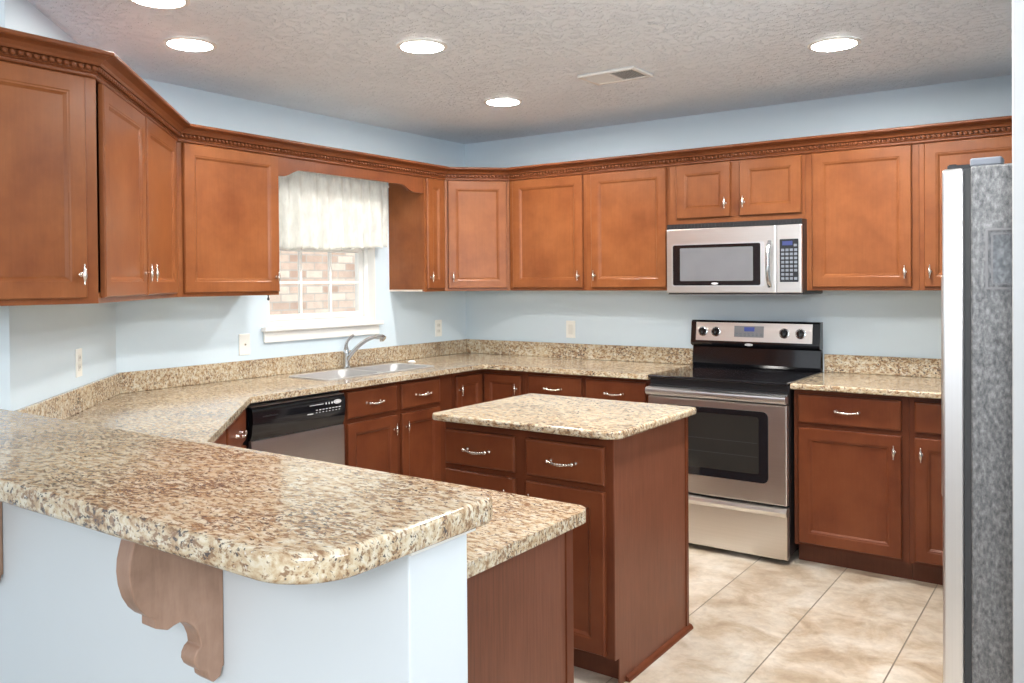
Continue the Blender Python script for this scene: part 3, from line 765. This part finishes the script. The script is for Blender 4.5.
# ------------------------------------------------------------------ range
rg = thing('range', 'freestanding stainless steel electric range with black glass cooktop', 'range', (2.1635, 0, 0))
hw_ = .3795
b = MB(); b.box(-hw_, hw_, -.635, -.012, .045, .8995); b.out('body', 'black', rg)
b = MB()
for sx in (-1, 1):
    for y in (-.57, -.08): b.lathe([(0, .016), (.012, .018), (.044, .010)], (sx * .33, y, 0), (0, 0, 1), 12)
b.out('feet', 'black', rg)
b = MB(); b.box(-hw_ - .001, hw_ + .001, -.668, -.012, .900, .9165); ck = b.out('cooktop', 'black_gloss', rg, bevel=.005)
for (x, y, r) in ((-.19, -.50, .105), (.19, -.50, .09), (-.19, -.22, .08), (.19, -.22, .105)):
    b = MB(); b.rings([[(x + rr * math.cos(k * math.pi / 20), y + rr * math.sin(k * math.pi / 20), .9168) for k in range(40)] for rr in (r, r - .002)], cap=False)
    b.out('burner_ring', 'burner', ck)
# backguard
b = MB(); b.prism([(-.012, .917), (-.055, .917), (-.060, .935), (-.048, 1.035), (-.012, 1.035)], -hw_ + .001, hw_ - .001, 'x'); b.out('backguard_base', 'black_gloss', rg, bevel=.004)
b = MB(); b.prism([(-.012, 1.0355), (-.060, 1.0355), (-.082, 1.048), (-.084, 1.06), (-.066, 1.184), (-.058, 1.192), (-.012, 1.192)], -hw_ + .001, hw_ - .001, 'x'); bgd = b.out('backguard', 'black_gloss', rg, bevel=.003)
# tilted stainless face
b = MB(); b.prism([(-.0820, 1.072), (-.0845, 1.072), (-.0696, 1.180), (-.0660, 1.180)], -.345, .338, 'x'); b.out('control_face', 'steel', bgd)
fy = lambda z: -.0848 + (z - 1.072) * .138
b = MB(); b.prism([(fy(1.098) + .002, 1.098), (fy(1.098) - .003, 1.098), (fy(1.162) - .003, 1.162), (fy(1.162) + .002, 1.162)], -.108, .066, 'x'); dsp = b.out('display_panel', 'grey_plastic', bgd)
b = MB(); b.prism([(fy(1.13) , 1.132), (fy(1.13) - .0045, 1.132), (fy(1.156) - .0045, 1.156), (fy(1.156), 1.156)], -.048, .012, 'x'); b.out('clock_display', 'led', bgd)
b = MB()
for k in range(7):
    for r_ in range(2): b.box(-.098 + k * .024, -.084 + k * .024, fy(1.112) - .0044, fy(1.112), 1.106 + r_ * .010, 1.1115 + r_ * .010)
b.out('touch_keys', 'key', bgd)
for kx in (-.302, -.220, .183, .274):
    b = MB(); n_ = (0, -1, .138)
    b.lathe([(0, .029), (.003, .029), (.0045, .026)], (kx, fy(1.125), 1.125), n_, 20)
    kn = b.out('knob_skirt', 'chrome', bgd, smooth=40)
    b = MB(); b.lathe([(.004, .023), (.018, .020), (.023, .017), (.024, .001)], (kx, fy(1.125), 1.125), n_, 18)
    b.box(kx - .004, kx + .004, fy(1.125) - .031, fy(1.125) - .005, 1.106, 1.147)
    b.out('knob', 'black_gloss', kn, smooth=40)
b = MB(); b.prism([(-.02 + .024 * math.cos(a * math.pi / 12), 1.054 + .0075 * math.sin(a * math.pi / 12)) for a in range(24)], -.0865, -.080, 'y'); bd = b.out('badge', 'white_print', bgd)
b = MB(); b.tube([(-.02 + .017 * math.cos(a * math.pi / 10), -.0866, 1.054 + .0045 * math.sin(a * math.pi / 10)) for a in range(1, 19)], .0009, 6); b.out('badge_swoosh', 'grey_plastic', bd)
# oven door with window
b = MB(); b.box(-hw_ + .002, hw_ - .002, -.672, -.637, .300, .803); od = b.out('oven_door', 'steel', rg, bevel=.006)
rr_ = lambda x0, x1, z0, z1, r: fillet([(x0, z0), (x1, z0), (x1, z1), (x0, z1)], [r] * 4, 6)
b = MB(); b.prism(rr_(-.286, .284, .402, .764, .03), -.6745, -.670, 'y'); ow = b.out('window_border', 'black_gloss', od)
b = MB(); b.prism(rr_(-.238, .236, .445, .735, .012), -.6758, -.6740, 'y'); b.out('window_glass', 'oven_glass', ow)
b = MB()
for z in (.53, .60): b.box(-.23, .23, -.6762, -.6757, z, z + .003)
b.out('rack_lines', 'burner', ow)
b = MB(); b.box(-hw_ + .003, hw_ - .003, -.655, -.637, .8035, .862); b.out('door_top_trim', 'black', od)
b = MB(); b.prism([(-.656, .853), (-.690, .853), (-.703, .846), (-.706, .832), (-.700, .818), (-.686, .811), (-.656, .813)], -hw_ + .001, hw_ - .001, 'x'); b.out('oven_handle', 'steel_v', od, smooth=40)
b = MB(); b.prism([(-.637, .030), (-.668, .030), (-.672, .036), (-.674, .245), (-.686, .256), (-.690, .268), (-.684, .283), (-.668, .290), (-.637, .290)], -hw_ + .002, hw_ - .002, 'x'); b.out('storage_drawer', 'steel', rg, smooth=30)

# ------------------------------------------------------------------ microwave
mw = thing('microwave', 'stainless over-the-range microwave under the short cabinet', 'microwave', (2.157, 0, 1.35))
b = MB(); b.box(-.380, .3815, -.372, -.004, .004, .4005); b.out('body', 'black', mw)
b = MB(); b.box(-.380, .3815, -.392, -.3725, .372, .4005)
for k in range(36): b.box(-.37 + k * .0205, -.356 + k * .0205, -.3935, -.3915, .376, .396)
b.out('vent_grille', 'black', mw)
b = MB(); b.box(-.379, .245, -.402, -.3725, .010, .371); md = b.out('door', 'steel', mw, bevel=.004)
b = MB(); b.prism(rr_(-.347, .185, .045, .287, .012), -.4045, -.4015, 'y'); b.out('window_rim', 'steel_v', md)
b = MB(); b.prism(rr_(-.339, .165, .052, .280, .010), -.4062, -.404, 'y'); wb = b.out('window_border', 'black_gloss', md)
b = MB(); b.prism(rr_(-.295, .125, .077, .262, .006), -.4072, -.406, 'y'); b.out('window_glass', 'mesh_glass' if 'mesh_glass' in M else 'black_gloss', wb)
b = MB(); hp_ = [(.214, -.402, .285)]
for i in range(13):
    s = i / 12; hp_.append((.214, -.4055 - .030 * math.sin(math.pi * s) ** .5, .280 - .23 * s))
hp_.append((.214, -.402, .045))
b.tube(hp_, .0125, 10); b.out('handle', 'chrome', md, smooth=60)
b = MB(); b.box(.250, .3805, -.402, -.3725, .010, .371); cpn = b.out('control_section', 'steel', mw, bevel=.004)
b = MB(); b.box(.2455, .2495, -.400, -.3725, .010, .371); b.out('door_gap', 'steel_v', mw)
b = MB(); b.prism(rr_(.268, .366, .068, .295, .005), -.4045, -.4015, 'y'); kp = b.out('keypad', 'black_gloss', cpn)
b = MB(); b.box(.282, .335, -.4052, -.4044, .262, .284); b.out('clock_display', 'led', kp)
b = MB()
for r_ in range(8):
    for c_ in range(4):
        if r_ == 1 and c_ == 3: continue
        b.box(.276 + c_ * .0225, .292 + c_ * .0225, -.4052, -.4044, .080 + r_ * .0215, .0935 + r_ * .0215)
b.box(.342, .358, -.4052, -.4044, .255, .268)
b.out('keypad_buttons', 'key', kp)
b = MB(); b.prism([(-.09 + .020 * math.cos(a * math.pi / 10), .0625 + .0055 * math.sin(a * math.pi / 10)) for a in range(20)], -.4072, -.4060, 'y'); b.out('badge', 'white_print', md)
b = MB(); b.box(-.378, .380, -.385, -.02, .0, .0038); b.out('bottom_tray', 'grey_plastic', mw)

# ------------------------------------------------------------------ refrigerator
fr = thing('refrigerator', 'tall stainless refrigerator at the right edge, grey textured side towards the bar', 'refrigerator', (3.874, -1.735, 0))
fx = 3.88; fyc = -1.735
b = MB(); b.box(3.529 - fx, 4.22 - fx, -.455, .455, .03, 1.748); b.out('case', 'fridge_side', fr, bevel=.006)
b = MB(); b.box(3.512 - fx, 3.5285 - fx, -.449, .449, .09, 1.741); b.out('gasket', 'dark_gap', fr)
for y0, y1, hy in ((-.455, -.062, -.10), (-.055, .455, -.018)):
    b = MB(); b.box(3.456 - fx, 3.5115 - fx, y0, y1,   .085, 1.744); d = b.out('door', 'steel_v', fr, bevel=.008, seg=3)
    b = MB(); pts = [(3.456 - fx, hy, .70), (3.418 - fx, hy, .715)] + [(3.414 - fx, hy, .73 + .07 * i) for i in range(11)] + [(3.418 - fx, hy, 1.445), (3.456 - fx, hy, 1.46)]
    b.tube(pts, .011, 10); b.out('handle', 'steel_v', d, smooth=60)
b = MB(); b.box(3.50 - fx, 3.54 - fx, -.44, .44, .02, .082); b.out('toe_grille', 'dark_gap', fr)
b = MB()
for sx in (3.58 - fx, 4.17 - fx):
    for y in (-.4, .4): b.lathe([(0, .02), (.03, .015)], (sx, y, 0), (0, 0, 1), 10)
b.out('feet', 'black', fr)
for y in (-.405, .405):
    b = MB(); b.box(3.525 - fx, 3.605 - fx, y - .03, y + .03, 1.7485, 1.772); hc = b.out('hinge_cover', 'hinge_grey', fr, bevel=.005)
    b = MB(); b.box(3.466 - fx, 3.5245 - fx, y - .016, y + .016, 1.7445, 1.757); b.lathe([(0, .012), (.016, .011)], (3.478 - fx, y, 1.7445), (0, 0, 1), 12)
    b.out('hinge_arm', 'black', hc, smooth=40)
# clear document holder on the fridge side
dh = thing('document_holder', 'clear rectangular document holder stuck on the side of the refrigerator', 'holder', (3.69, -2.1905, 1.40))
b = MB(); b.box(-.118, .10, -.0015, -.0002, .012, .158); b.out('pocket', 'acrylic', dh)
b = MB()
for i, wdt in ((0, .006), (.014, .004)):
    X0, X1, Z0, Z1 = -.130 + i, .112 - i, i, .17 - i; y0, y1 = -.004, -.0016
    if i == 0: y1 = -.0002
    b.box(X0, X0 + wdt, y0, y1, Z0, Z1); b.box(X1 - wdt, X1, y0, y1, Z0, Z1); b.box(X0 + wdt, X1 - wdt, y0, y1, Z0, Z0 + wdt); b.box(X0 + wdt, X1 - wdt, y0, y1, Z1 - wdt, Z1)
b.out('holder_frame', 'grey_plastic', dh)

# ------------------------------------------------------------------ curtain
b = MB()
b.lathe([(-.535, .001), (-.533, .009), (-.525, .009), (-.523, .006), (.443, .006), (.445, .009), (.453, .009), (.455, .001)], (0, 0, 0), (0, 1, 0), 10)
for yy in (-.512, .435): b.box(-.0785, .004, yy - .006, yy + .006, -.004, .004)
o = b.out('curtain_rod', 'trim', loc=(.08, -1.355, 2.045), smooth=50); tag(o, 'thin white curtain rod across the top of the sink window', 'curtain rod')
crt = thing('curtain', 'short white sheer lace valance curtain gathered over the sink window', 'curtain', (.08, -1.355, 1.62))
bm_ = MB(); ny, nz = 220, 26
grid = []
for i in range(ny + 1):
    s = i / ny; y = -.50 + .925 * s; colv = []
    for j in range(nz + 1):
        t = j / nz; z = .45 * t
        amp = .006 + .020 * (1 - t) ** .6
        ph = s * 2 * math.pi * 10 + 1.3 * math.sin(s * 9) + .5 * math.sin(s * 31)
        x = .0095 - .010 * (1 - t) + amp * math.sin(ph + .6 * (1 - t) * math.sin(s * 17)) * (0.6 if t > .9 else 1) + amp * .9
        hem = .014 * abs(math.sin(s * math.pi * 12)) * (1 - t) ** 6 + .03 * s ** 3 * (1 - t)
        if s > .9: hem += .05 * (s - .9) * (1 - t)
        colv.append(bm_.bm.verts.new((x, y, z + hem)))
    grid.append(colv)
for i in range(ny):
    for j in range(nz): bm_.face([grid[i][j], grid[i + 1][j], grid[i + 1][j + 1], grid[i][j + 1]])
co = bm_.out('sheer_panel', 'sheer', crt, smooth=80)
sd = co.modifiers.new('cloth', 'SOLIDIFY'); sd.thickness = .0008

# ------------------------------------------------------------------ small wall things
def outlet(label, loc, rot, kind):
    t = thing('wall_plate' if kind != 'outlet' else 'outlet', label, 'outlet' if kind == 'outlet' else 'wall plate', loc, rot, 'wall plates')
    b = MB(); b.box(-.036, .036, -.006, -.0006, -.058, .058); p = b.out('plate', 'plate', t, bevel=.002)
    if kind == 'outlet':
        for z in (-.02, .02):
            b = MB(); b.prism(fillet([(-.017, z - .014), (.017, z - .014), (.017, z + .014), (-.017, z + .014)], [.008] * 4, 4), -.0075, -.0062, 'y'); r_ = b.out('receptacle', 'plate_slot', t)
            b = MB(); b.box(-.009, -.007, -.0080, -.0074, z - .004, z + .006); b.box(.006, .008, -.0080, -.0074, z - .004, z + .006); b.out('slots', 'black', r_)
    elif kind == 'rocker':
        b = MB(); b.box(-.017, .017, -.0085, -.0062, -.033, .033); b.out('rocker', 'plate_slot', t, bevel=.002)
    else:
        b = MB(); b.lathe([(0, .006), (.003, .006), (.008, .004)], (0, -.0062, 0), (0, -1, 0), 10); b.out('jack', 'nickel', t, smooth=40)
    return t
outlet('white cable jack plate on the wall left of the sink window', (0, -1.967, 1.10), 90, 'jack')
outlet('white outlet on the window wall close to the far corner', (0, -.322, 1.108), 90, 'outlet')
outlet('white rocker switch plate on the back wall left of the range', (.895, 0, 1.107), 0, 'rocker')
outlet('white outlet on the angled wall at the far left', (.387, -3.087, 1.112), 135, 'outlet')
b = MB(); b.lathe([(0, .006), (.003, .006), (.004, .003), (.012, .003), (.016, .006), (.024, .007), (.029, .003)], (0, 0, 0), (0, 0, -1), 10)
o = b.out('cup_hook', 'black', loc=(.285, -2.03, UZ0 + .0005), smooth=50); tag(o, 'tiny black hook under the wall cabinet left of the sink window', 'hook')

# recessed lights
def can(label, x, y, lamp='lamp'):
    t = thing('ceiling_light', label, 'ceiling light', (x, y, H), 0, 'recessed ceiling lights')
    b = MB(); b.rings([[(r * math.cos(k * math.pi / 24), r * math.sin(k * math.pi / 24), z) for k in range(48)] for r, z in ((.088, -.0006), (.108, -.0006), (.108, -.004), (.100, -.007), (.090, -.007))], closed=True)
    b.out('trim_ring', 'trim', t, smooth=50)
    b = MB(); b.lathe([(.001, .0885), (.0045, .0885), (.005, .001)], (0, 0, 0), (0, 0, -1), 40); b.out('lens', lamp, t)
can('round recessed ceiling light cut by the top edge above the bar', 1.115, -3.17, 'lamp_low')
can('recessed ceiling light above the two-door angled wall cabinet at the left', .702, -2.76, 'lamp_dim')
can('round recessed ceiling light in the middle of the ceiling left of the vent', 1.457, -2.151)
can('recessed ceiling light nearest the far corner of the room', 1.083, -1.033)
can('round recessed ceiling light at the right above the range side', 2.883, -1.11, 'lamp_bright')
can('added unseen fill light in the ceiling, in front of the refrigerator', 3.05, -2.45, 'lamp_bright')  # extra lamp out of view, added to lift floor and back wall

# ceiling vent
vt = thing('ceiling_vent', 'white rectangular air vent register in the ceiling', 'vent', (1.875, -1.195, H))
b = MB(); a, c = .155, .105; i = .022
for x0, x1, y0, y1 in ((-a, -a + i, -c, c), (a - i, a, -c, c), (-a + i, a - i, -c, -c + i), (-a + i, a - i, c - i, c)):
    b.box(x0, x1, y0, y1, -.012, -.0006)
b.box(-.006, .006, -c + i, c - i, -.011, -.0006)
b.out('frame', 'vent', vt, bevel=.003)
b = MB(); b.box(-a + i, a - i, -c + i, c - i, -.0020, -.0006); b.out('duct', 'vent_dark', vt)
for side in (-1, 1):
    b = MB()
    for k in range(9):
        x = (side * .007) + side * (.006 + k * .0138)
        # thin angled slat
        b.prism([(x, -.002), (x + .0015, -.002), (x + .0015 - .009, -.0105), (x - .009, -.0105)] if side < 0 else [(x, -.002), (x + .0015, -.002), (x + .0015 + .006, -.0105), (x + .006, -.0105)], -c + i + .001, c - i - .001, 'y')
    b.out('louvre', 'vent', vt)
